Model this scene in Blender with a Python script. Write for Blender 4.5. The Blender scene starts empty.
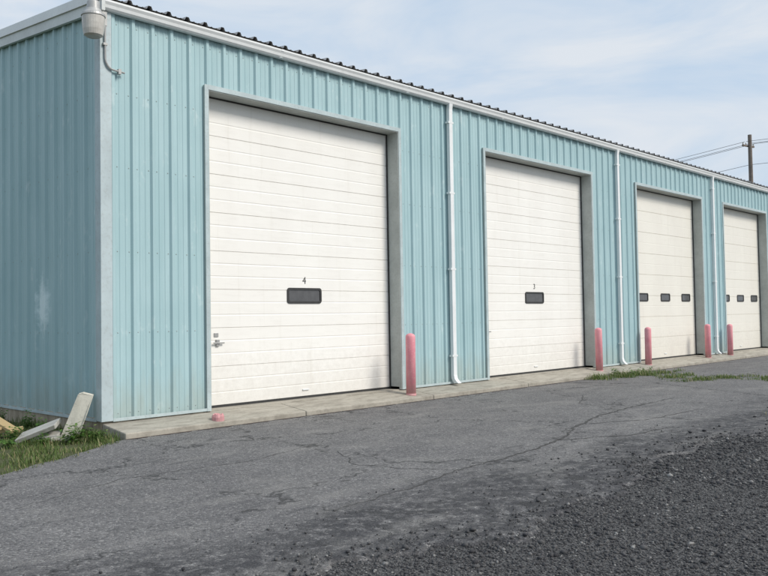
import bpy, bmesh, math, random
import numpy as np
from mathutils import Vector, Matrix
random.seed(7); rng=np.random.default_rng(7)
sc=bpy.context.scene
sc.view_settings.view_transform='Standard'; sc.view_settings.look='None'; sc.view_settings.exposure=0

# ------------------------------------------------------------ materials
class NT:
    def __init__(s,name):
        s.m=bpy.data.materials.new(name); s.m.use_nodes=True
        s.t=s.m.node_tree; s.n=s.t.nodes; s.l=s.t.links
        s.b=s.n['Principled BSDF']; s.out=s.n['Material Output']
        g=s.n.new('ShaderNodeNewGeometry'); s.pos=g.outputs['Position']; s.geo=g
    def link(s,a,b): s.l.new(a,b)
    def _in(s,sock,v):
        if isinstance(v,bpy.types.NodeSocket): s.l.new(v,sock)
        else: sock.default_value=v
    def scale(s,vec,x,y,z):
        m=s.n.new('ShaderNodeVectorMath'); m.operation='MULTIPLY'
        s._in(m.inputs[0],vec); m.inputs[1].default_value=(x,y,z); return m.outputs[0]
    def noise(s,vec,sc_,det=4,rough=.55,dist=0):
        n=s.n.new('ShaderNodeTexNoise'); s._in(n.inputs['Vector'],vec)
        n.inputs['Scale'].default_value=sc_; n.inputs['Detail'].default_value=min(det,3.5)
        n.inputs['Roughness'].default_value=rough; n.inputs['Distortion'].default_value=dist
        return n.outputs['Fac'],n.outputs['Color']
    def vor(s,vec,sc_,feat='F1'):
        n=s.n.new('ShaderNodeTexVoronoi'); n.feature=feat; s._in(n.inputs['Vector'],vec)
        n.inputs['Scale'].default_value=sc_; return n
    def ramp(s,fac,a,b):
        r=s.n.new('ShaderNodeMapRange'); r.clamp=True
        s._in(r.inputs[0],fac); r.inputs[1].default_value=a; r.inputs[2].default_value=b
        r.inputs[3].default_value=0; r.inputs[4].default_value=1
        return r.outputs[0]
    def mix(s,f,a,b,mode='MIX'):
        m=s.n.new('ShaderNodeMix'); m.data_type='RGBA'; m.blend_type=mode
        s._in(m.inputs[0],f)
        for i,v in((6,a),(7,b)):
            if isinstance(v,bpy.types.NodeSocket): s.l.new(v,m.inputs[i])
            else: m.inputs[i].default_value=(v[0],v[1],v[2],1) if not isinstance(v,(int,float)) else (v,v,v,1)
        return m.outputs[2]
    def math(s,op,a,b=0.0,clamp=False):
        m=s.n.new('ShaderNodeMath'); m.operation=op; m.use_clamp=clamp
        s._in(m.inputs[0],a); s._in(m.inputs[1],b); return m.outputs[0]
    def sep(s,vec):
        x=s.n.new('ShaderNodeSeparateXYZ'); s._in(x.inputs[0],vec); return x.outputs
    def bump(s,h,strength,dist):
        b=s.n.new('ShaderNodeBump'); b.inputs['Strength'].default_value=strength
        b.inputs['Distance'].default_value=dist; s._in(b.inputs['Height'],h)
        s.l.new(b.outputs[0],s.b.inputs['Normal']); return b
    def set(s,col=None,rough=None,metal=None,spec=None):
        if col is not None:
            if isinstance(col,bpy.types.NodeSocket): s.l.new(col,s.b.inputs['Base Color'])
            else: s.b.inputs['Base Color'].default_value=(*col,1)
        if rough is not None: s._in(s.b.inputs['Roughness'],rough)
        if metal is not None: s.b.inputs['Metallic'].default_value=metal
        if spec is not None: s.b.inputs['Specular IOR Level'].default_value=spec
        return s.m

def mat_siding(name,base,dark,light,painted_reflection=False):
    t=NT(name)
    streak,_=t.noise(t.scale(t.pos,5,5,.35),1.3,4,.6)
    blot,_=t.noise(t.pos,.8,4,.6)
    c=t.mix(t.ramp(streak,.38,.68),base,light)
    c=t.mix(t.math('MULTIPLY',t.ramp(blot,.45,.75),.55),c,dark)
    w,_=t.noise(t.scale(t.pos,3.2,3.2,1.6),1.2,4,.75)
    c=t.mix(t.math('MULTIPLY',t.ramp(w,.60,.70),.4),c,(.60,.70,.70))
    z=t.sep(t.pos)[2]
    n2,_=t.noise(t.scale(t.pos,6,6,1.5),1,3,.6)
    d=t.math('SUBTRACT',t.math('MULTIPLY',n2,1.1),z)
    c=t.mix(t.math('MULTIPLY',t.ramp(d,-.25,.35),.5),c,(.33,.36,.31))
    rr,_=t.noise(t.scale(t.pos,22,22,.5),1,3,.6)
    c=t.mix(t.math('MULTIPLY',t.ramp(rr,.64,.76),.25),c,(.24,.33,.32))
    if painted_reflection:  # soft sun reflection on the near gable, painted into the siding colour
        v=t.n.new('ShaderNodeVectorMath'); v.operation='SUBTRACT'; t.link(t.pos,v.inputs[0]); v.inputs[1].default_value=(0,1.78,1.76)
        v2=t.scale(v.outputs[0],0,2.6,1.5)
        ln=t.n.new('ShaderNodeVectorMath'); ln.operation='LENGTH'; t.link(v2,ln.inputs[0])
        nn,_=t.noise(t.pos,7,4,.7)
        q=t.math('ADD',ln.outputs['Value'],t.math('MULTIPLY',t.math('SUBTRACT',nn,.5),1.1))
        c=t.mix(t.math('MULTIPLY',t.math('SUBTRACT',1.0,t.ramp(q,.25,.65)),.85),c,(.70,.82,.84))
    return t.set(c,.5,spec=.35)
M={}
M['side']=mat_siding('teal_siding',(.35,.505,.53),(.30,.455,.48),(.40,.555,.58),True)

def simple(name,col,var=.15,rough=.6,sc_=4,metal=0,dirt=(.2,.18,.15),dirtamt=.3,bump=0):
    t=NT(name)
    a,_=t.noise(t.pos,sc_,3,.6); b,_=t.noise(t.pos,sc_*9,3,.6)
    c=t.mix(t.ramp(a,.3,.7),[x*(1-var) for x in col],[min(1,x*(1+var)) for x in col])
    c=t.mix(t.math('MULTIPLY',t.ramp(b,.5,.8),dirtamt),c,dirt)
    if bump: t.bump(b,.5,bump)
    return t.set(c,rough,metal)
M['trim']=simple('grey_teal_trim',(.44,.52,.53),.1,.5)
M['corner']=simple('corner_trim_paint',(.44,.52,.54),.12,.5,2)
M['jamb']=simple('jamb_grey',(.41,.44,.42),.12,.6,3)
M['white']=simple('white_aluminium',(.76,.78,.78),.05,.4,2,dirtamt=.15,dirt=(.35,.35,.33))
M['rake']=simple('rake_trim_paint',(.58,.61,.60),.1,.45,2,dirtamt=.2)
M['roof']=simple('galvanised_roof',(.36,.35,.34),.25,.5,1.5,.2)
M['black']=simple('black_rubber',(.03,.03,.03),.2,.6,8,dirtamt=.1)
def mat_pink():
    t=NT('faded_red_paint')
    a,_=t.noise(t.pos,5,4,.6); b,_=t.noise(t.pos,30,4,.7)
    c=t.mix(t.ramp(a,.3,.7),(.70,.24,.29),(.77,.34,.37))
    c=t.mix(t.math('MULTIPLY',t.ramp(b,.58,.68),.5),c,(.80,.55,.52))
    z=t.sep(t.pos)[2]
    d=t.math('SUBTRACT',t.math('ADD',.12,t.math('MULTIPLY',b,.3)),z)
    c=t.mix(t.math('MULTIPLY',t.ramp(d,-.05,.1),.5),c,(.35,.25,.22))
    t.bump(b,.2,.003)
    return t.set(c,.65)
M['pink']=mat_pink()
def mat_door(name,base,shade,grime=.35):
    t=NT(name)
    a,_=t.noise(t.scale(t.pos,1.5,1,.5),1,4,.6)
    b,_=t.noise(t.scale(t.pos,3,3,20),1,4,.6)
    f,_=t.noise(t.pos,14,4,.7)
    s2,_=t.noise(t.scale(t.pos,9,9,.6),1,4,.65)
    c=t.mix(t.ramp(a,.35,.7),base,shade)
    c=t.mix(t.math('MULTIPLY',t.ramp(b,.5,.8),.2),c,(.62,.60,.54))
    c=t.mix(t.math('MULTIPLY',t.ramp(s2,.58,.78),.25),c,(.60,.57,.49))
    z=t.sep(t.pos)[2]
    d=t.math('SUBTRACT',t.math('MULTIPLY',f,1.4),z)
    c=t.mix(t.math('MULTIPLY',t.ramp(d,-.3,.8),grime),c,(.38,.35,.30))
    return t.set(c,.42,spec=.4)
M['door']=mat_door('white_steel_door',(.86,.845,.80),(.82,.80,.755))
M['door2']=mat_door('cream_steel_door',(.80,.775,.70),(.76,.73,.66))
def mat_conc(name,c0,c1,c2):
    t=NT(name)
    a,_=t.noise(t.pos,1.3,4,.6); b,_=t.noise(t.pos,22,4,.7); e,_=t.noise(t.scale(t.pos,1,4,1),2.5,4,.7)
    c=t.mix(t.ramp(a,.3,.7),c0,c1); c=t.mix(t.math('MULTIPLY',t.ramp(e,.45,.62),.65),c,c2)
    c=t.mix(t.math('MULTIPLY',t.ramp(b,.5,.75),.3),c,(.12,.11,.1))
    t.bump(b,.5,.006)
    return t.set(c,.9)
M['conc']=mat_conc('apron_concrete',(.33,.305,.255),(.42,.39,.33),(.22,.20,.165))
M['found']=mat_conc('foundation_concrete',(.37,.31,.23),(.43,.37,.28),(.22,.18,.13))
M['cream']=mat_conc('pale_concrete',(.58,.56,.48),(.66,.63,.55),(.44,.42,.35))
M['greyslab']=mat_conc('weathered_slab',(.42,.41,.38),(.50,.49,.45),(.30,.29,.26))
def mat_wood():
    t=NT('weathered_wood')
    g,_=t.noise(t.scale(t.pos,40,4,40),1,4,.6)
    return t.set(t.mix(g,(.38,.27,.13),(.50,.39,.21)),.8)
M['wood']=mat_wood()
def glass(name,col,r):
    t=NT(name); a,_=t.noise(t.pos,9,4,.6)
    return t.set(t.mix(a,col,[x*2.0 for x in col]),r,spec=.6)
M['glass']=glass('dark_glass',(.06,.06,.062),.2)
M['lens']=simple('dusty_lens_glass',(.52,.50,.46),.15,.3,8)
M['lampmetal']=simple('lamp_grey_metal',(.42,.42,.41),.15,.45,6,.3)
M['pole']=simple('pole_wood',(.18,.15,.13),.25,.9,2)
M['wire']=simple('wire_black',(.12,.12,.12),.1,.7,2)
M['screw']=simple('screw_metal',(.34,.40,.40),.2,.5,4)
M['dark']=simple('interior_dark',(.06,.06,.06),.1,.9,2)
M['number']=simple('number_decal',(.08,.08,.08),.1,.6,4)
M['crack']=simple('crack_dirt',(.045,.044,.043),.3,.95,6)

def mat_asphalt():
    t=NT('aged_asphalt')
    X,Y,Z=t.sep(t.pos)
    big,bigc=t.noise(t.pos,.45,4,.6)
    med,_=t.noise(t.pos,2.2,4,.65)
    v=t.vor(t.pos,68); agg=v.outputs['Color']; aggd=v.outputs['Distance']
    c=t.mix(t.ramp(big,.32,.68),(.135,.130,.132),(.195,.189,.186))
    c=t.mix(t.math('MULTIPLY',t.ramp(med,.42,.72),.55),c,(.10,.098,.10))
    asep=t.n.new('ShaderNodeSeparateColor'); t.link(agg,asep.inputs[0])
    c=t.mix(t.math('MULTIPLY',t.ramp(asep.outputs[0],.72,.95),.6),c,(.38,.37,.355))
    c=t.mix(t.math('MULTIPLY',t.ramp(asep.outputs[1],.55,.9),.65),c,(.05,.05,.052))
    wob,_=t.noise(t.scale(t.pos,.7,1.6,1),1.0,4,.7)
    e=t.math('ADD',Y,t.math('MULTIPLY',t.math('SUBTRACT',wob,.5),3.0))
    band=t.ramp(e,-5.0,-5.9)
    f2,_=t.noise(t.pos,7,4,.78)
    bm=t.math('MULTIPLY',band,t.ramp(f2,.36,.55))
    c=t.mix(t.math('MULTIPLY',bm,.85),c,(.038,.038,.042))
    c=t.mix(t.math('MULTIPLY',t.ramp(f2,.64,.73),.6),c,(.05,.05,.053))
    sw,_=t.noise(t.scale(t.pos,.5,1.2,1),1.1,4,.75)
    c=t.mix(t.math('MULTIPLY',t.ramp(sw,.52,.68),.4),c,(.27,.26,.245))
    dk,_=t.noise(t.scale(t.pos,.35,1.5,1),1.7,4,.7)
    c=t.mix(t.math('MULTIPLY',t.ramp(dk,.60,.68),.5),c,(.07,.07,.073))
    dv=t.n.new('ShaderNodeVectorMath'); dv.operation='ADD'
    _,dc=t.noise(t.pos,1.6,4,.75); ds=t.scale(dc,1.3,1.3,0); t.link(t.pos,dv.inputs[0]); t.link(ds,dv.inputs[1])
    cr=t.vor(dv.outputs[0],.33,'DISTANCE_TO_EDGE').outputs['Distance']
    cr2=t.vor(dv.outputs[0],2.3,'DISTANCE_TO_EDGE').outputs['Distance']
    l1=t.math('SUBTRACT',1.0,t.ramp(cr,.003,.012))
    l1=t.math('MULTIPLY',l1,t.ramp(med,.40,.5))
    l2=t.math('MULTIPLY',t.math('SUBTRACT',1.0,t.ramp(cr2,.01,.05)),t.math('MAXIMUM',t.math('MULTIPLY',band,.7),t.ramp(big,.58,.64)))
    crk=t.math('MAXIMUM',l1,l2)
    c=t.mix(t.math('MULTIPLY',crk,.75),c,(.035,.035,.035))
    h=t.math('ADD',t.math('MULTIPLY',f2,.9),t.math('MULTIPLY',aggd,-.9))
    t.bump(h,.75,.012)
    return t.set(c,.88,spec=.3)
M['asph']=mat_asphalt()
def mat_gravelbase():
    t=NT('gravel_bed')
    v=t.vor(t.pos,75); s2=t.n.new('ShaderNodeSeparateColor'); t.link(v.outputs['Color'],s2.inputs[0])
    c=t.mix(s2.outputs[0],(.03,.03,.032),(.12,.118,.116))
    c=t.mix(t.math('MULTIPLY',t.ramp(s2.outputs[1],.85,1),.6),c,(.24,.235,.23))
    X,Y,Z=t.sep(t.pos)
    w,_=t.noise(t.pos,.8,4,.6)
    L=t.math('ADD',t.math('MULTIPLY',Y,1.0),t.math('MULTIPLY',X,-.62))
    L=t.math('ADD',L,t.math('MULTIPLY',t.math('SUBTRACT',w,.5),.8))
    gm=t.math('MULTIPLY',t.ramp(L,-.75,-.55),t.ramp(X,.3,.2))
    far=t.math('MAXIMUM',t.ramp(Y,12.5,14),t.ramp(X,40,44))
    far=t.math('MAXIMUM',far,t.ramp(Y,-30,-36))
    gm=t.math('MAXIMUM',gm,far)
    g,_=t.noise(t.pos,9,4,.7)
    gc=t.mix(g,(.06,.065,.03),(.12,.13,.06))
    c=t.mix(gm,c,gc)
    t.bump(v.outputs['Distance'],.8,.015)
    return t.set(c,.9,spec=.3)
M['gbase']=mat_gravelbase()
def mat_stone():
    t=NT('crushed_stone')
    r=t.geo.outputs['Random Per Island']
    a=t.mix(r,(.036,.036,.040),(.13,.128,.127))
    c=t.mix(t.ramp(r,.93,.98),a,(.28,.275,.265))
    n,_=t.noise(t.pos,1.3,3,.6)
    c=t.mix(t.math('MULTIPLY',t.ramp(n,.4,.65),.45),c,(.04,.04,.043))
    return t.set(c,.9,spec=.2)
M['stone']=mat_stone()
def mat_leaf(name,c0,c1,c2):
    t=NT(name); r=t.geo.outputs['Random Per Island']
    c=t.mix(r,c0,c1); c=t.mix(t.ramp(r,.80,.86),c,c2)
    t.set(c,.55,spec=.3)
    tr=t.n.new('ShaderNodeBsdfTranslucent'); t.link(c,tr.inputs[0])
    ms=t.n.new('ShaderNodeMixShader'); ms.inputs[0].default_value=.3
    t.link(t.b.outputs[0],ms.inputs[1]); t.link(tr.outputs[0],ms.inputs[2]); t.link(ms.outputs[0],t.out.inputs[0])
    return t.m
M['grass']=mat_leaf('grass_blades',(.08,.13,.03),(.16,.22,.07),(.32,.29,.15))
M['weed']=mat_leaf('weed_leaves',(.06,.14,.025),(.15,.27,.06),(.24,.32,.10))
M['tree']=mat_leaf('tree_leaves',(.03,.055,.015),(.07,.11,.03),(.09,.13,.04))

# ------------------------------------------------------------ mesh helpers
def obj(name,verts,faces,mat,parent=None,smooth=False):
    me=bpy.data.meshes.new(name); me.from_pydata([tuple(v) for v in verts],[],faces); me.update()
    o=bpy.data.objects.new(name,me); sc.collection.objects.link(o)
    if mat: me.materials.append(mat)
    if parent: o.parent=parent
    if smooth:
        for p in me.polygons:p.use_smooth=True
    return o
def empty(name,loc=(0,0,0)):
    o=bpy.data.objects.new(name,None); sc.collection.objects.link(o); o.location=loc; o.empty_display_size=.3; return o
class Acc:
    def __init__(s): s.v=[]; s.f=[]
    def add(s,v,f):
        b=len(s.v); s.v+= [tuple(x) for x in v]; s.f+=[tuple(i+b for i in q) for q in f]
    def box(s,x0,x1,y0,y1,z0,z1):
        s.add([(x0,y0,z0),(x1,y0,z0),(x1,y1,z0),(x0,y1,z0),(x0,y0,z1),(x1,y0,z1),(x1,y1,z1),(x0,y1,z1)],
              [(0,3,2,1),(4,5,6,7),(0,1,5,4),(1,2,6,5),(2,3,7,6),(3,0,4,7)])
    def obox(s,c,ax,ay,az):
        c=Vector(c);ax=Vector(ax);ay=Vector(ay);az=Vector(az)
        vs=[c+i*ax+j*ay+k*az for k in(-1,1) for (i,j) in((-1,-1),(1,-1),(1,1),(-1,1))]
        s.add(vs,[(0,3,2,1),(4,5,6,7),(0,1,5,4),(1,2,6,5),(2,3,7,6),(3,0,4,7)])
    def tube(s,pts,r,n=10,caps=True):
        pts=[Vector(p) for p in pts]; rings=[]
        for i,p in enumerate(pts):
            d=(pts[min(i+1,len(pts)-1)]-pts[max(i-1,0)]).normalized()
            a=d.orthogonal().normalized() if i==0 else (rings_a-(rings_a.dot(d))*d).normalized()
            rings_a=a; b=d.cross(a); rr=r[i] if isinstance(r,(list,tuple)) else r
            rings.append([p+rr*(math.cos(2*math.pi*k/n)*a+math.sin(2*math.pi*k/n)*b) for k in range(n)])
        v=[q for R in rings for q in R]; f=[]
        for i in range(len(pts)-1):
            for k in range(n): f.append((i*n+k,i*n+(k+1)%n,(i+1)*n+(k+1)%n,(i+1)*n+k))
        if caps: f.append(tuple(reversed(range(n)))); f.append(tuple((len(pts)-1)*n+k for k in range(n)))
        s.add(v,f)
    def make(s,name,mat,parent=None,bevel=0,smooth=False):
        o=obj(name,s.v,s.f,mat,parent,smooth)
        if bevel:
            m=o.modifiers.new('bevel','BEVEL'); m.width=bevel; m.segments=2; m.limit_method='ANGLE'
        return o
def lathe(acc,c,prof,n=28):
    c=Vector(c); v=[];f=[]
    for r,z in prof:
        for k in range(n):
            a=2*math.pi*k/n; v.append(c+Vector((r*math.cos(a),r*math.sin(a),z)))
    for i in range(len(prof)-1):
        for k in range(n): f.append((i*n+k,i*n+(k+1)%n,(i+1)*n+(k+1)%n,(i+1)*n+k))
    f.append(tuple(reversed(range(n)))); f.append(tuple((len(prof)-1)*n+k for k in range(n)))
    acc.add(v,f)

# ------------------------------------------------------------ building
L=26.9; DEP=12.0; SB=.20; HE=5.76; DT=4.908; RIDGE=6.0; SL=1/12
doors=[(1.684,5.84),(8.553,12.90),(15.329,19.56),(21.311,25.155)]
bld=empty('metal_warehouse')

def rprofile(length,pitch=.305,h=.034,minor=.006,off=.15):
    pts=[(0,0)]; k=0
    while True:
        c=off+k*pitch
        if c+.05>length: break
        pts+=[(c-.046,0),(c-.022,h),(c+.022,h),(c+.046,0)]
        for m in(c+.108,c+.196):
            if m+.02<length: pts+=[(m-.018,0),(m-.009,minor),(m+.009,minor),(m+.018,0)]
        k+=1
    pts.append((length,0)); return pts
def wall(name,length,to3,zb,ztop,openings=()):
    pts=rprofile(length); xs=[p[0] for p in pts]; hs=[p[1] for p in pts]
    cuts=sorted(set(xs+[e for o in openings for e in o[:2]]))
    A=Acc()
    def H(x): return float(np.interp(x,xs,hs))
    for a,b in zip(cuts[:-1],cuts[1:]):
        if b-a<1e-5: continue
        m=(a+b)/2; z0=zb
        for o in openings:
            if o[0]<m<o[1]: z0=o[2]
        A.add([to3(a,H(a),z0),to3(b,H(b),z0),to3(b,H(b),ztop(b)),to3(a,H(a),ztop(a))],[(0,1,2,3)])
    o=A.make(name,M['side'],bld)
    bm=bmesh.new(); bm.from_mesh(o.data); bmesh.ops.remove_doubles(bm,verts=bm.verts,dist=1e-4); bm.to_mesh(o.data); bm.free()
    return o
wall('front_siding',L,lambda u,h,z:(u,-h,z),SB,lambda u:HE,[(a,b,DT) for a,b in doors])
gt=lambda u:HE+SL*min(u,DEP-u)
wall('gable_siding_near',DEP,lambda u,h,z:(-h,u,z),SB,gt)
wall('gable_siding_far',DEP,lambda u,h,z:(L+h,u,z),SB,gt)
wall('rear_siding',L,lambda u,h,z:(u,DEP+h,z),SB,lambda u:HE)

A=Acc()
def screw(p,n):
    p=Vector(p); n=Vector(n); a=n.orthogonal().normalized(); b=n.cross(a); r=.010
    v=[p+r*(math.cos(i*math.pi/3)*a+math.sin(i*math.pi/3)*b)+n*.001 for i in range(6)]+[p+.55*r*(math.cos(i*math.pi/3)*a+math.sin(i*math.pi/3)*b)+n*.006 for i in range(6)]
    A.add(v,[tuple(range(6,12))]+[(i,(i+1)%6,6+(i+1)%6,6+i) for i in range(6)])
for zz in(.27,1.35,2.45,3.6,4.6,5.55):
    k=0
    while .15+k*.305<L-.1:
        for dx in(-.065,.065):
            x=.15+k*.305+dx
            if all(not(a-.08<x<b+.08 and zz<DT+.08) for a,b in doors) and x>.14: screw((x,-.0005,zz),(0,-1,0))
            if x<DEP-.1 and x>.15: screw((-.0005,x,zz),(-1,0,0))
        k+=1
A.make('siding_screws',M['screw'],bld)

A=Acc(); segs=[-.02]+[e for d in doors for e in d]+[L+.02]
for i in range(0,len(segs),2): A.box(segs[i],segs[i+1],.012,.25,-.2,SB+.02)
A.box(-.018,.2,.26,DEP+.02,-.2,SB+.015); A.box(L-.2,L+.018,.26,DEP+.02,-.2,SB+.015); A.box(.22,L-.22,DEP-.2,DEP+.018,-.2,SB+.015)
A.make('foundation',M['found'],bld,.006)
A=Acc(); A.box(.25,L-.25,.255,DEP-.25,-.1,.165); A.make('floor_slab',M['conc'],bld)
A=Acc(); x=-.02
while x<L:
    x2=min(x+3.05,L+.1); g=.006
    A.add([(x+g,-.60,-.1),(x2-g,-.60,-.1),(x2-g,.008,-.1),(x+g,.008,-.1),(x+g,-.60,.075),(x2-g,-.60,.075),(x2-g,.008,.155),(x+g,.008,.155)],
      [(0,3,2,1),(4,5,6,7),(0,1,5,4),(1,2,6,5),(2,3,7,6),(3,0,4,7)]); x=x2
apron=A.make('concrete_apron',M['conc'],None,.015)
A=Acc()
for a,b in doors: A.box(a+.002,b-.002,.009,.5,-.1,.168)
A.make('door_sills',M['conc'],bld,.006)

A=Acc(); A.box(-.052,.115,-.052,-.001,SB-.02,HE); A.box(-.05,-.001,-.0005,.10,SB-.018,HE-.002)
A.box(L-.115,L+.05,-.05,-.001,SB-.02,HE); A.box(L+.001,L+.048,.0,.10,SB-.018,HE-.002)
A.make('corner_trim',M['corner'],bld,.004)
A=Acc(); segs=[.12]+[e for d in doors for e in d]+[L-.12]
for i in range(0,len(segs),2):
    A.box(segs[i]+(.08 if i else 0),segs[i+1]-.08,-.046,-.0355,SB-.03,SB+.012)
A.box(-.046,-.0355,.11,DEP,SB-.03,SB+.012)
A.make('base_trim',M['trim'],bld)

F=Acc();G=Acc()
RE=.25
for a,b in doors:
    for s,x0 in((-1,a),(1,b)):
        lo,hi=(x0-.075,x0) if s<0 else (x0,x0+.075)
        F.box(lo,hi,-.040,RE+.08,.165,DT+.08)
        if s<0: G.box(lo-.006,hi-.012,-.05,-.0405,.168,DT+.085)
        else: G.box(lo+.012,hi+.006,-.05,-.0405,.168,DT+.085)
    F.box(a+.0005,b-.0005,-.040,RE+.08,DT,DT+.079)
    G.box(a-.02,b+.02,-.0515,-.0405,DT+.015,DT+.088)
F.make('door_frames',M['jamb'],bld,.003); G.make('door_frame_flashing',M['trim'],bld)
B=Acc()
for a,b in doors:
    B.box(a+.001,a+.02,RE-.025,RE-.004,.17,DT); B.box(b-.02,b-.001,RE-.025,RE-.004,.17,DT); B.box(a+.02,b-.02,RE-.025,RE-.004,DT-.02,DT-.001)
    B.box(a+.02,b-.02,RE+.002,RE+.04,.169,.205)
B.make('door_weatherstrips',M['black'],bld)

def sectional(name,a,b,mat,nsec,ribs,depth,wins,num):
    e=empty(name); e.parent=bld
    z0=.202; H=DT-.0-z0; hs=H/nsec; prof=[]
    for i in range(nsec):
        zb=z0+i*hs
        prof+=[(zb,.014),(zb+.006,.0)]
        for r in range(ribs):
            c=zb+hs*(r+1)/(ribs+1)
            prof+=[(c-.014,0),(c-.006,depth),(c+.006,depth),(c+.014,0)]
        prof+=[(zb+hs-.006,0),(zb+hs-.0005,.014)]
    v=[];f=[]
    for z,d in prof: v+=[(a+.002,RE+d,z),(b-.002,RE+d,z)]
    for i in range(len(prof)-1): f.append((2*i,2*i+1,2*i+3,2*i+2))
    obj('sections',v,f,mat,e)
    K=Acc();Gl=Acc()
    for cx,cz,w,h in wins:
        x0,x1,zz0,zz1=cx-w/2,cx+w/2,cz-h/2,cz+h/2; t=.035; r=.05
        def rr(x0,x1,z0_,z1_,rad,y,n=5):
            P=[]
            for (qx,qz,a0) in((x1-rad,z1_-rad,0),(x0+rad,z1_-rad,90),(x0+rad,z0_+rad,180),(x1-rad,z0_+rad,270)):
                for k in range(n): 
                    an=math.radians(a0+90*k/(n-1)); P.append((qx+rad*math.cos(an),y,qz+rad*math.sin(an)))
            return P
        rings=[rr(x0,x1,zz0,zz1,r,RE+.004),rr(x0,x1,zz0,zz1,r,RE-.016),rr(x0+t,x1-t,zz0+t,zz1-t,r*.6,RE-.016),rr(x0+t,x1-t,zz0+t,zz1-t,r*.6,RE-.001)]
        n=len(rings[0]); v=[p for R in rings for p in R]; f=[]
        for i in range(3):
            for k in range(n): f.append((i*n+k,i*n+(k+1)%n,(i+1)*n+(k+1)%n,(i+1)*n+k))
        K.add(v,f); Gl.add(rr(x0+t-.002,x1-t+.002,zz0+t-.002,zz1-t+.002,r*.6,RE-.003),[tuple(range(n))])
    K.make('window_frames',M['black'],e); Gl.make('window_panes',M['glass'],e)
    Hn=Acc(); Hn.box(a+.28,a+.34,RE-.03,RE-.001,1.10,1.20); Hn.box(a+.22,a+.42,RE-.045,RE-.031,1.135,1.16); Hn.box(a+.25,a+.33,RE-.012,RE-.001,1.24,1.30)
    Hn.make('latch',M['lampmetal'],e,.004)
    Rb=Acc(); Rb.box((a+b)/2-.07,(a+b)/2+.07,RE-.02,RE-.001,.30,.32); Rb.make('lift_handle',M['white'],e,.004)
    if num:
        c=bpy.data.curves.new('num','FONT'); c.body=num; c.size=.17; c.extrude=.001; c.align_x='CENTER'
        to=bpy.data.objects.new('tmpnum',c); sc.collection.objects.link(to)
        dg=bpy.context.evaluated_depsgraph_get(); me=bpy.data.meshes.new_from_object(to.evaluated_get(dg)); bpy.data.objects.remove(to)
        me.materials.clear(); me.materials.append(M['number'])
        o=bpy.data.objects.new('door_number',me); sc.collection.objects.link(o); o.parent=e
        o.rotation_euler=(math.pi/2,0,0); o.location=((a+b)/2,RE-.004,2.08)
for i,(a,b) in enumerate(doors):
    m=(a+b)/2
    if i<2: sectional('sectional_door',a,b,M['door'],8,2,.0035,[(m,1.88,.76,.26)],'4' if i==0 else '3')
    else: sectional('sectional_door',a,b,M['door2'],8,1,.0015,[(a+(b-a)*q,1.92,.6,.23) for q in(.19,.52,.85)],None)

A=Acc(); pts=rprofile(L+.16,.305,.048,.008,.1)
for side in(0,1):
    for (x0,h0),(x1,h1) in zip(pts[:-1],pts[1:]):
        def P(x,h,y):
            yy=y if side==0 else DEP-y
            return (x-.08,yy,HE+.075+SL*y+h)
        A.add([P(x0,h0,-.17),P(x1,h1,-.17),P(x1,h1,RIDGE),P(x0,h0,RIDGE)],[(0,1,2,3)])
A.make('ribbed_roof',M['roof'],bld)
A=Acc()
A.box(-.1,L+.1,-.0345,.02,HE-.02,HE+.07)
A.make('eave_fascia',M['jamb'],bld)
A=Acc(); A.box(-.06,L+.06,-.10,-.04,HE+.045,HE+.068); A.make('eave_closure',M['dark'],bld)
A=Acc()
A.add([(-.09,RIDGE-.2,HE+.075+SL*(RIDGE-.2)+.07),(L+.09,RIDGE-.2,HE+.075+SL*(RIDGE-.2)+.07),(L+.09,RIDGE,HE+.075+SL*RIDGE+.075),(-.09,RIDGE,HE+.075+SL*RIDGE+.075),(L+.09,RIDGE+.2,HE+.075+SL*(RIDGE-.2)+.07),(-.09,RIDGE+.2,HE+.075+SL*(RIDGE-.2)+.07)],[(0,1,2,3),(3,2,4,5)])
A.make('ridge_cap',M['roof'],bld)
for nm,mt,xo,xi,zt,zb in(('rake_trim_cap','white',-.11,-.036,.155,.03),('rake_trim','rake',-.085,-.036,.028,-.11)):
    A=Acc()
    for sgn in(0,1):
        for xa,xb in((xo,xi),(L-xi,L-xo)):
            Y=lambda y:y if sgn==0 else DEP-y
            v=[]
            for y in(-.17,RIDGE):
                z=HE+SL*y
                v+=[(xa,Y(y),z+zb),(xb,Y(y),z+zb),(xb,Y(y),z+zt),(xa,Y(y),z+zt)]
            A.add(v,[(0,1,2,3),(7,6,5,4),(0,4,5,1),(1,5,6,2),(2,6,7,3),(3,7,4,0)])
    A.make(nm,M[mt],bld)
A=Acc(); pr=[(-.036,HE+.045),(-.036,HE-.085),(-.10,HE-.085),(-.125,HE-.06),(-.135,HE-.02),(-.155,HE+.015),(-.155,HE+.04),(-.145,HE+.045),(-.145,HE+.0),(-.05,HE-.07),(-.05,HE+.045)]
def extr(acc,pr,x0,x1):
    n=len(pr); v=[(x0,y,z) for y,z in pr]+[(x1,y,z) for y,z in pr]
    acc.add(v,[(i,(i+1)%n,n+(i+1)%n,n+i) for i in range(n)]+[tuple(range(n)),tuple(reversed(range(n,2*n)))])
extr(A,pr,-.1,L+.1)
x=3
while x<L:
    A.box(x,x+.05,-.158,-.156,HE+.012,HE+.043); A.box(x,x+.04,-.13,-.04,HE-.088,HE-.0855); x+=3.05
A.make('gutter',M['white'],bld)
A=Acc()
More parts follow.
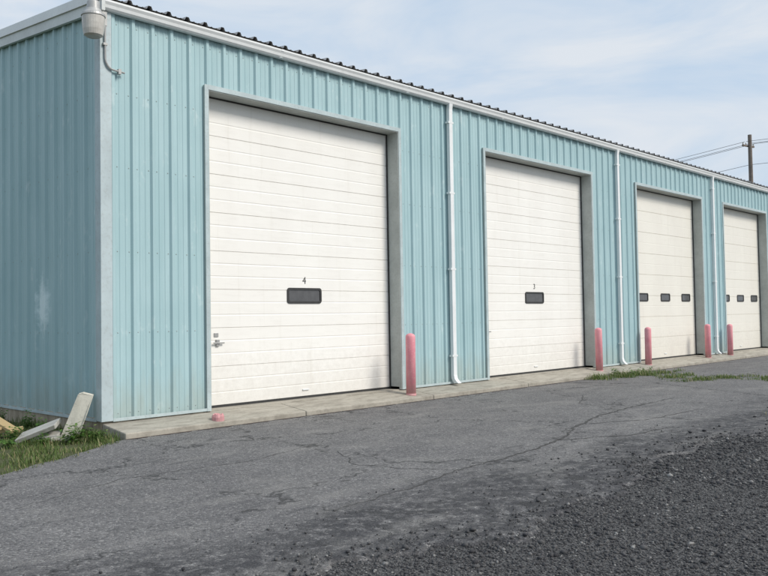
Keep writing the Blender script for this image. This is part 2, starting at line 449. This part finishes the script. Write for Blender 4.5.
for X in(7.33,14.197,20.356):
    w=.05
    def seg(pts):
        prev=None
        for i,(y,z,t) in enumerate(pts):
            cur=[(X-w,y-t,z),(X+w,y-t,z),(X+w,y+t,z),(X-w,y+t,z)]
            if prev: A.add(prev+cur,[(0,1,5,4),(1,2,6,5),(2,3,7,6),(3,0,4,7)]+([(0,3,2,1)] if i==1 else [])+([(4,5,6,7)] if i==len(pts)-1 else []))
            prev=cur
    seg([(-.095,HE-.07,.035),(-.08,HE-.18,.035),(-.078,.34,.035),(-.09,.27,.04),(-.14,.21,.045),(-.17,.185,.05)])
    for z in(5.3,3.9,2.4,.7):
        A.box(X-w-.03,X+w+.03,-.117,-.1135,z,z+.035); A.box(X-w-.03,X-w-.002,-.1134,-.036,z,z+.035); A.box(X+w+.002,X+w+.03,-.1134,-.036,z,z+.035)
A.make('downspouts',M['white'],bld)

lamp=empty('wall_lamp',(0,0,0)); lc=(-.215,-.19,5.40)
A=Acc(); lathe(A,lc,[(.075,.30),(.08,.29),(.085,.20),(.10,.19),(.115,.155),(.15,.13),(.155,.10),(.15,.095)][::-1]); A.make('housing',M['lampmetal'],lamp)
A=Acc(); lathe(A,lc,[(.085,-.17),(.12,-.15),(.135,-.08),(.142,.0),(.145,.095)]); A.make('refractor_lens',M['lens'],lamp)
A=Acc(); lathe(A,lc,[(.028,.301),(.032,.31),(.032,.36),(.02,.375)]); A.make('photocell',M['white'],lamp)
A=Acc(); A.tube([(-.20,-.17,5.64),(-.12,-.12,5.62),(-.04,-.055,5.58)],.025); A.box(-.075,.04,-.075,-.053,5.47,5.66); A.make('mounting_arm',M['lampmetal'],lamp)
A=Acc(); P=[(.01,-.075,5.47),(.01,-.075,5.05)]
for k in range(1,7):
    a=math.radians(180-k*15); 
    P.append((.01+.12+.12*math.cos(a),-.075,5.05-.16*math.sin(math.radians(k*15))))
P+= [(.22,-.07,4.885),(.30,-.06,4.885)]
A.tube(P,.014,8); A.box(.20,.24,-.088,-.036,4.85,4.92); A.box(-.02,.04,-.092,-.053,5.2,5.23); A.make('conduit',M['lampmetal'],lamp)

# ------------------------------------------------------------ bollards
def bollard(x,y,h,r=.085,tilt=(0,0)):
    A=Acc(); prof=[(r,-.05),(r,h-.06),(r*.94,h-.03),(r*.75,h-.01),(r*.4,h+.005),(.01,h+.01)]
    lathe(A,(0,0,0),prof,24); lathe(A,(0,0,0),[(r+.006,-.04),(r+.006,.012),(r+.001,.016)],24)
    o=A.make('bollard',M['pink'],smooth=True); o.location=(x,y,.11); o.rotation_euler=(tilt[0],tilt[1],0)
    return o
bollard(5.69,-.40,1.08,.088,(.0,.004)); bollard(12.69,-.27,1.03,tilt=(.0,-.008)); bollard(15.29,-.27,.99,tilt=(0,.008)); bollard(19.21,-.27,1.0); bollard(20.93,-.27,.97)
A=Acc(); lathe(A,(0,0,0),[(.085,-.05),(.088,.05),(.07,.085),(.03,.06),(.005,.055)],20)
for i,v in enumerate(A.v): A.v[i]=(v[0]+random.uniform(-.006,.006),v[1]+random.uniform(-.006,.006),v[2]+(random.uniform(-.012,.012) if v[2]>.03 else 0))
o=A.make('bollard_stub',M['pink']); o.location=(1.47,-.5,.09)

# ------------------------------------------------------------ debris on the left
def slab(acc,c,ax,ay,az): acc.obox(c,ax,ay,az)
def prism(acc,pts,off):
    n=len(pts); off=Vector(off); v=[Vector(p) for p in pts]; v+= [p+off for p in v]
    acc.add(v,[tuple(range(n)),tuple(reversed(range(n,2*n)))]+[(i,(i+1)%n,n+(i+1)%n,n+i) for i in range(n)])
A=Acc(); prism(A,[(-.49,.23,-.03),(-.33,.09,-.03),(-.24,.02,.28),(-.155,.005,.53),(-.25,.075,.565),(-.29,.11,.55),(-.40,.18,.22)],(.045,.06,.01))
A.make('leaning_concrete_block',M['cream'],None,.008)
A=Acc(); slab(A,(-.68,.42,.10),(.19,-.15,.09),(.13,.19,.02),(-.014,-.012,.03)); slab(A,(-.60,.36,.03),(.12,-.12,.01),(.10,.14,.01),(0,0,.03))
A.make('broken_concrete_slab',M['greyslab'],None,.01)
A=Acc(); slab(A,(-.86,1.12,.16),(.05,-.30,-.09),(.07,.01,0),(0,-.01,.02)); slab(A,(-.86,1.05,.07),(.18,-.15,.03),(.03,.05,0),(-.005,0,.02)); slab(A,(-1.0,1.4,.08),(.1,-.4,.03),(.06,.015,0),(0,0,.02))
A.make('timber_offcuts',M['wood'],None,.004)
A=Acc()
slab(A,(-.45,-.02,.02),(.06,.02,.01),(-.02,.05,0),(0,0,.02))
slab(A,(-.62,.05,.025),(.05,-.03,.01),(.02,.03,0),(0,0,.025)); A.make('concrete_rubble',M['cream'],None,.008)

# ------------------------------------------------------------ ground
obj('ground',[(-500,-500,-.03),(500,-500,-.03),(500,500,-.03),(-500,500,-.03)],[(0,1,2,3)],M['gbase'])
def fbm1(x,seed=0):
    s=0
    for k,(f,a) in enumerate([(.35,.35),(.9,.2),(2.3,.12),(6,.06),(15,.03)]):
        s+=a*math.sin(x*f*2+seed+k*1.7)*math.cos(x*f*1.3+seed*2.1+k)
    return s
def edgeY(x):
    return -6.45+fbm1(x,1.3)*1.1-(min(1.5,(-2-x)*.5)*.6 if x<-2 else 0)
xs=np.arange(-14,45,.06); inner=[];outer=[];low=[]
for x in xs:
    yo=edgeY(x)+random.uniform(-.02,.02)
    yi=-.602 if x>-.03 else -.60+ (x)*.62+fbm1(x*1.4,4)*.25
    inner.append((x,yi,.0)); outer.append((x,yo,-.012)); low.append((x,yo-.05,-.04))
n=len(xs); v=inner+outer+low; f=[]
for i in range(n-1):
    f.append((n+i,n+i+1,i+1,i)); f.append((2*n+i,2*n+i+1,n+i+1,n+i))
obj('asphalt_lot',v,f,M['asph'])
A=Acc(); 
def jw(i): return -.64-.035*math.sin(i*.7)*math.sin(i*.23)-.015*math.sin(i*1.9)
for i in range(0,540):
    x=-.02+i*.05; 
    A.add([(x,-.602,.004),(x+.05,-.602,.004),(x+.05,jw(i),.004),(x,jw(i-1),.004)],[(0,3,2,1)])
A.make('apron_joint_sealant',simple('joint_dirt',(.065,.045,.04),.3,.95,8),None)
# long open cracks in the asphalt
crk=Acc(); rc=random.Random(11)
def crack(p,w0,w1,step=.07,jit=.028,zz=.003):
    P=[]
    for (a,b) in zip(p[:-1],p[1:]):
        a=Vector(a);b=Vector(b); n_=max(2,int((b-a).length/step))
        for k in range(n_): P.append(a.lerp(b,k/n_))
    P.append(Vector(p[-1])); off=0; L_=[];R_=[]
    for i,q in enumerate(P):
        off=off*.9+rc.uniform(-jit,jit); d=(P[min(i+1,len(P)-1)]-P[max(i-1,0)]).normalized(); nn=Vector((-d.y,d.x))
        t=i/(len(P)-1); ww=(w0+(w1-w0)*t)*rc.uniform(.25,1.5)*(math.sin(math.pi*min(1,max(0,t)))**.35+.02)
        c=q+nn*off; zloc=-.012*max(0,min(1,(-.6-q.y)/5.8))+zz
        L_.append((c+nn*ww).to_3d()+Vector((0,0,zloc))); R_.append((c-nn*ww).to_3d()+Vector((0,0,zloc)))
    m_=len(P); crk.add(L_+R_,[(i,m_+i,m_+i+1,i+1) for i in range(m_-1)])
crack([(-.9,-5.45),(1.0,-5.2),(3.2,-4.9),(4.6,-4.35),(6.5,-4.0),(8.8,-3.9)],.012,.020)
crack([(4.6,-4.36),(5.6,-4.9),(7.4,-5.0)],.012,.008)
crack([(3.2,-4.9),(4.2,-5.35),(5.2,-5.5)],.014,.010)
crack([(6.5,-4.0),(7.0,-3.0),(8.4,-2.4)],.008,.008)
crack([(1.0,-5.2),(.6,-4.2),(1.1,-3.3)],.006,.006)
crack([(-2.6,-3.4),(-1.4,-3.0),(.2,-3.1),(1.8,-2.6)],.006,.005)
crk.make('asphalt_crack',M['crack'])

def fastmesh(name,V,F,mat):
    me=bpy.data.meshes.new(name); k=F.shape[1]
    me.vertices.add(len(V)); me.vertices.foreach_set('co',V.astype(np.float32).ravel())
    me.loops.add(F.size); me.loops.foreach_set('vertex_index',F.astype(np.int32).ravel())
    me.polygons.add(len(F)); me.polygons.foreach_set('loop_start',np.arange(0,F.size,k,dtype=np.int32))
    me.update(calc_edges=True); me.validate()
    me.materials.append(mat)
    o=bpy.data.objects.new(name,me); sc.collection.objects.link(o); return o
bm=bmesh.new(); bmesh.ops.create_icosphere(bm,subdivisions=1,radius=1)
iv=np.array([v.co[:] for v in bm.verts]); jf=np.array([[v.index for v in f.verts] for f in bm.faces]); bm.free()
pts=[];sz=[]
cam2=np.array([-5.446,-10.294])
while len(pts)<65000:
    x=random.uniform(-4.6,16); y=random.uniform(-10,-5.2)
    ey=edgeY(x); d=math.hypot(x-cam2[0],y-cam2[1])
    if d<3.8: continue
    fr=(x-cam2[0])*.7269+(y-cam2[1])*.6867; rt=(x-cam2[0])*.6867-(y-cam2[1])*.7269
    if abs(rt)>fr*.62+.5: continue
    if y>ey:
        if random.random()>math.exp(-(y-ey)/.18)*.4+.010: continue
    if random.random()>min(1,(6.0/d)**1.7): continue
    pts.append((x,y,-.03 if y<ey else -.006)); sz.append(min(.022,.0034*math.exp(random.gauss(.3,.5)))*(1 if d<8 else 1.4))
pts=np.array(pts); sz=np.array(sz); N=len(pts)
V=np.repeat(iv[None],N,0)*(1+rng.uniform(-.28,.28,(N,12,1)))
V*= (sz[:,None]*rng.uniform(.7,1.4,(N,3)))[:,None,:]*np.array([1,1,.7])
an=rng.uniform(0,6.28,N); c,s=np.cos(an)[:,None],np.sin(an)[:,None]
V=np.stack([V[:,:,0]*c-V[:,:,1]*s,V[:,:,0]*s+V[:,:,1]*c,V[:,:,2]],-1)
V+=pts[:,None,:]; V[:,:,2]+=(sz*.35)[:,None]
Fa=(jf[None]+ (np.arange(N)*12)[:,None,None]).reshape(-1,3)
fastmesh('gravel',V.reshape(-1,3),Fa,M['stone'])

def grass(name,sampler,count,h0,h1,mat,z=-.03,w=.004):
    P=[];
    while len(P)<count:
        q=sampler()
        if q is not None: P.append(q)
    P=np.array(P); N=len(P); h=rng.uniform(h0,h1,N)*P[:,2]; az=rng.uniform(0,6.28,N); lean=rng.uniform(.1,.9,N)*h
    d=np.stack([np.cos(az),np.sin(az)],-1); sd=np.stack([-d[:,1],d[:,0]],-1)*w*rng.uniform(.7,1.6,(N,1))
    base=P[:,:2]
    def row(fr,wf,hf):
        c=base+d*(lean*fr)[:,None]; 
        return [np.c_[c-sd*wf,z+h*hf],np.c_[c+sd*wf,z+h*hf]]
    r=row(0,1,0)+row(.3,.9,.5)+row(.7,.6,.85)+[np.c_[base+d*lean[:,None],z+h*.98]]
    V=np.stack(r,1)
    F=np.array([[0,1,3],[0,3,2],[2,3,5],[2,5,4],[4,5,6]])
    Fa=(F[None]+(np.arange(N)*7)[:,None,None]).reshape(-1,3)
    return fastmesh(name,V.reshape(-1,3),Fa,mat)
def g_left():
    x=random.uniform(-5,-.03); y=random.uniform(-3,6)
    e=-.60+x*.62+fbm1(x*1.4,4)*.25
    if y<e-.10+.08*math.sin(x*17)*math.sin(x*7): return None
    cl=math.sin(x*5+y*3)*math.sin(y*6-x*2)+random.uniform(-.4,.8)
    if cl<-.05: return None
    if random.random()>math.exp(-max(0,y-1.5)*.5): return None
    return (x,y,.4+.5*min(1,max(0,cl))+ (.4 if x>-.35 else 0))
grass('grass',g_left,26000,.03,.13,M['grass'],-.03,.0035)
def g_strip():
    x=random.uniform(11.2,17.5); y=random.uniform(-5.5,-.63)
    c=13.3+ (y+3)*-.25+.5*math.sin(y*3); w=.9 if y<-1.3 else 2.1
    dd=abs(x-c-(.3 if y>-1.3 else 0))/w+random.uniform(-.3,.3)
    if dd>.75: return None
    cl=math.sin(x*4.3+y*2)*math.sin(y*5-x*3)+random.uniform(-.6,.6)
    if cl<.2: return None
    return (x,y,.25+.55*min(1,cl)+(.4 if y>-1.3 and x<14 else 0))
grass('grass',g_strip,4200,.03,.14,M['grass'],0,.005)
def g_edge():
    cx,cy=random.choice([(7.4,-6.3),(8.1,-6.5),(9.5,-6.5),(11.2,-6.4)])
    return (random.gauss(cx,.2),random.gauss(cy,.12),random.uniform(.4,1))
grass('grass',g_edge,1500,.05,.15,M['grass'],-.03,.005)
def weed(x,y,h,n,spread,z=-.03):
    V=[];F=[]
    for s in range(n):
        a=random.uniform(0,6.28); tip=Vector((x+math.cos(a)*spread*random.random(),y+math.sin(a)*spread*random.random(),z+h*random.uniform(.5,1)))
        b0=Vector((x+random.gauss(0,.03),y+random.gauss(0,.03),z)); 
        sd=Vector((-math.sin(a),math.cos(a),0))*.002
        b=len(V); V+=[b0-sd,b0+sd,tip]; F.append((b,b+1,b+2))
        for k in range(random.randint(5,9)):
            p=b0.lerp(tip,random.uniform(.3,1)); la=random.uniform(0,6.28); ll=random.uniform(.03,.075)
            d=Vector((math.cos(la),math.sin(la),random.uniform(-.3,.6))).normalized(); w=d.cross(Vector((0,0,1))).normalized()*ll*.28
            b=len(V); V+=[p,p+d*ll*.45+w,p+d*ll+Vector((0,0,-.01)),p+d*ll*.45-w]; F.append((b,b+1,b+2,b+3))
    return V,F
for (x,y,h,n,s,z) in [(-.42,-.12,.26,26,.18,-.03),(-.26,-.30,.22,22,.16,-.03),(-.55,-.18,.2,20,.18,-.03),(-.80,.0,.18,16,.16,-.03),(-.95,.55,.22,18,.16,-.03),(-.5,.75,.25,16,.12,-.03),(-1.2,.1,.12,14,.15,-.03),(-.3,1.6,.3,18,.15,-.03),(-.3,2.6,.3,18,.2,-.03),(12.6,-.75,.22,16,.2,0),(13.1,-.85,.18,14,.2,0),(14.0,-.8,.16,14,.25,0)]:
    V,F=weed(x,y,h,n,s,z); obj('weed',V,F,M['weed'])

# ------------------------------------------------------------ utility poles & wires
def pole(x,y,h,ang):
    e=empty('utility_pole',(x,y,0))
    A=Acc(); A.tube([(0,0,-.3),(0,0,h*.5),(0,0,h)],[.17,.145,.115],12); A.make('shaft',M['pole'],e)
    A=Acc(); ca,sa=math.cos(ang),math.sin(ang)
    A.obox((.12*sa,-.12*ca,h-.7),(.6*ca,.6*sa,0),(-.05*sa,.05*ca,0),(0,0,.05)); A.make('crossarm',M['pole'],e)
    A=Acc()
    for q in(-.55,-.25,.25,.55): lathe(A,(.12*sa+q*ca,-.12*ca+q*sa,h-.65),[(.02,0),(.045,.04),(.03,.07),(.045,.1),(.02,.15)],10)
    A.make('insulators',M['lampmetal'],e)
p1=(48.5,8.6);p2=(57.6,47.0);p0=(46,-30)
def wires(a,b,ha,hb,name):
    e=empty(name); A=Acc()
    ang=math.atan2(b[1]-a[1],b[0]-a[0])+math.pi/2; ca,sa=math.cos(ang),math.sin(ang)
    for q,dz in((-.55,-.5),(-.25,-.5),(.55,-.5),(0,-1.9)):
        P=[]
        for k in range(13):
            t=k/12; P.append((a[0]+(b[0]-a[0])*t+q*ca,a[1]+(b[1]-a[1])*t+q*sa,ha+(hb-ha)*t+dz-.7*4*t*(1-t)*.6))
        A.tube(P,.013,5)
    A.make('cables',M['wire'],e)
pole(p1[0],p1[1],12.6,math.atan2(p2[1]-p1[1],p2[0]-p1[0])+math.pi/2)
pole(p2[0],p2[1],12.0,math.atan2(p2[1]-p1[1],p2[0]-p1[0])+math.pi/2)
wires(p1,p2,12.6,12.0,'overhead_wires'); wires(p0,p1,12.6,12.6,'overhead_wires')
pole(p0[0],p0[1],12.6,math.pi*.98)

N=12000; tx=rng.uniform(-70,170,N); hh=6+1.3*np.sin(tx*.21)+.9*np.sin(tx*.53+1)+.5*np.sin(tx*1.3)
tz=hh*rng.uniform(0,1,N)**.6+rng.normal(0,.25,N); ty=72+rng.normal(0,2.0,N)+4*np.sin(tx*.05)
C=np.stack([tx,ty,tz],-1); a=rng.normal(size=(N,3)); a/=np.linalg.norm(a,axis=1)[:,None]; b=np.cross(a,rng.normal(size=(N,3))); b/=np.linalg.norm(b,axis=1)[:,None]
s=rng.uniform(.25,.6,(N,1)); V=np.stack([C-a*s,C+b*s*.6,C+a*s,C-b*s*.6],1).reshape(-1,3)
fastmesh('tree_line',V,np.arange(N*4).reshape(-1,4),M['tree'])

# ------------------------------------------------------------ light
el=math.radians(40); rot=math.radians(160)
w=bpy.data.worlds.new('World'); sc.world=w; w.use_nodes=True; nt=w.node_tree; bg=nt.nodes['Background']
sky=nt.nodes.new('ShaderNodeTexSky'); sky.sky_type='NISHITA'; sky.sun_disc=False; sky.sun_elevation=el; sky.sun_rotation=rot
sky.dust_density=3; sky.air_density=1.0; sky.ozone_density=1
tc=nt.nodes.new('ShaderNodeTexCoord'); mp=nt.nodes.new('ShaderNodeMapping'); mp.inputs['Scale'].default_value=(1,1,3.4); mp.inputs['Location'].default_value=(.6,.2,.3)
nz=nt.nodes.new('ShaderNodeTexNoise'); nz.inputs['Scale'].default_value=3.4; nz.inputs['Detail'].default_value=6; nz.inputs['Roughness'].default_value=.55; nz.inputs['Distortion'].default_value=.5
nt.links.new(tc.outputs['Generated'],mp.inputs[0]); nt.links.new(mp.outputs[0],nz.inputs['Vector'])
def wmix(f,a,b):
    mx=nt.nodes.new('ShaderNodeMix'); mx.data_type='RGBA'
    for i,v_ in((0,f),(6,a),(7,b)):
        if isinstance(v_,bpy.types.NodeSocket): nt.links.new(v_,mx.inputs[i])
        else: mx.inputs[i].default_value=v_
    return mx.outputs[2]
mr=nt.nodes.new('ShaderNodeMapRange'); nt.links.new(nz.outputs['Fac'],mr.inputs[0]); mr.inputs[1].default_value=.40; mr.inputs[2].default_value=.66; mr.inputs[3].default_value=0; mr.inputs[4].default_value=.95
haze=wmix(.80,sky.outputs[0],(5.0,6.2,7.6,1)); cl=wmix(mr.outputs[0],haze,(6.2,6.6,7.1,1))
nt.links.new(cl,bg.inputs[0]); bg.inputs[1].default_value=.12
sun=bpy.data.lights.new('sun','SUN'); sun.energy=3.0; sun.angle=math.radians(22); sun.color=(1,.94,.86)
so=bpy.data.objects.new('sun',sun); sc.collection.objects.link(so)
sd=Vector((math.sin(rot)*math.cos(el),math.cos(rot)*math.cos(el),math.sin(el)))
so.rotation_euler=sd.to_track_quat('Z','Y').to_euler()

# ------------------------------------------------------------ camera
th,pi_,ro,f_=.7570,.0333,.0159,829.25
v=Vector((math.cos(th)*math.cos(pi_),math.sin(th)*math.cos(pi_),math.sin(pi_))); r=Vector((math.sin(th),-math.cos(th),0)); u=r.cross(v)
R=r*math.cos(ro)-u*math.sin(ro); U=r*math.sin(ro)+u*math.cos(ro)
cd=bpy.data.cameras.new('camera'); cd.sensor_width=36; cd.lens=f_/768*36; cd.clip_end=2000; cd.clip_start=.05
co=bpy.data.objects.new('camera',cd); sc.collection.objects.link(co)
mtx=Matrix((R,U,-v)).transposed().to_4x4(); mtx.translation=Vector((-5.446,-10.294,1.524)); co.matrix_world=mtx
sc.camera=co
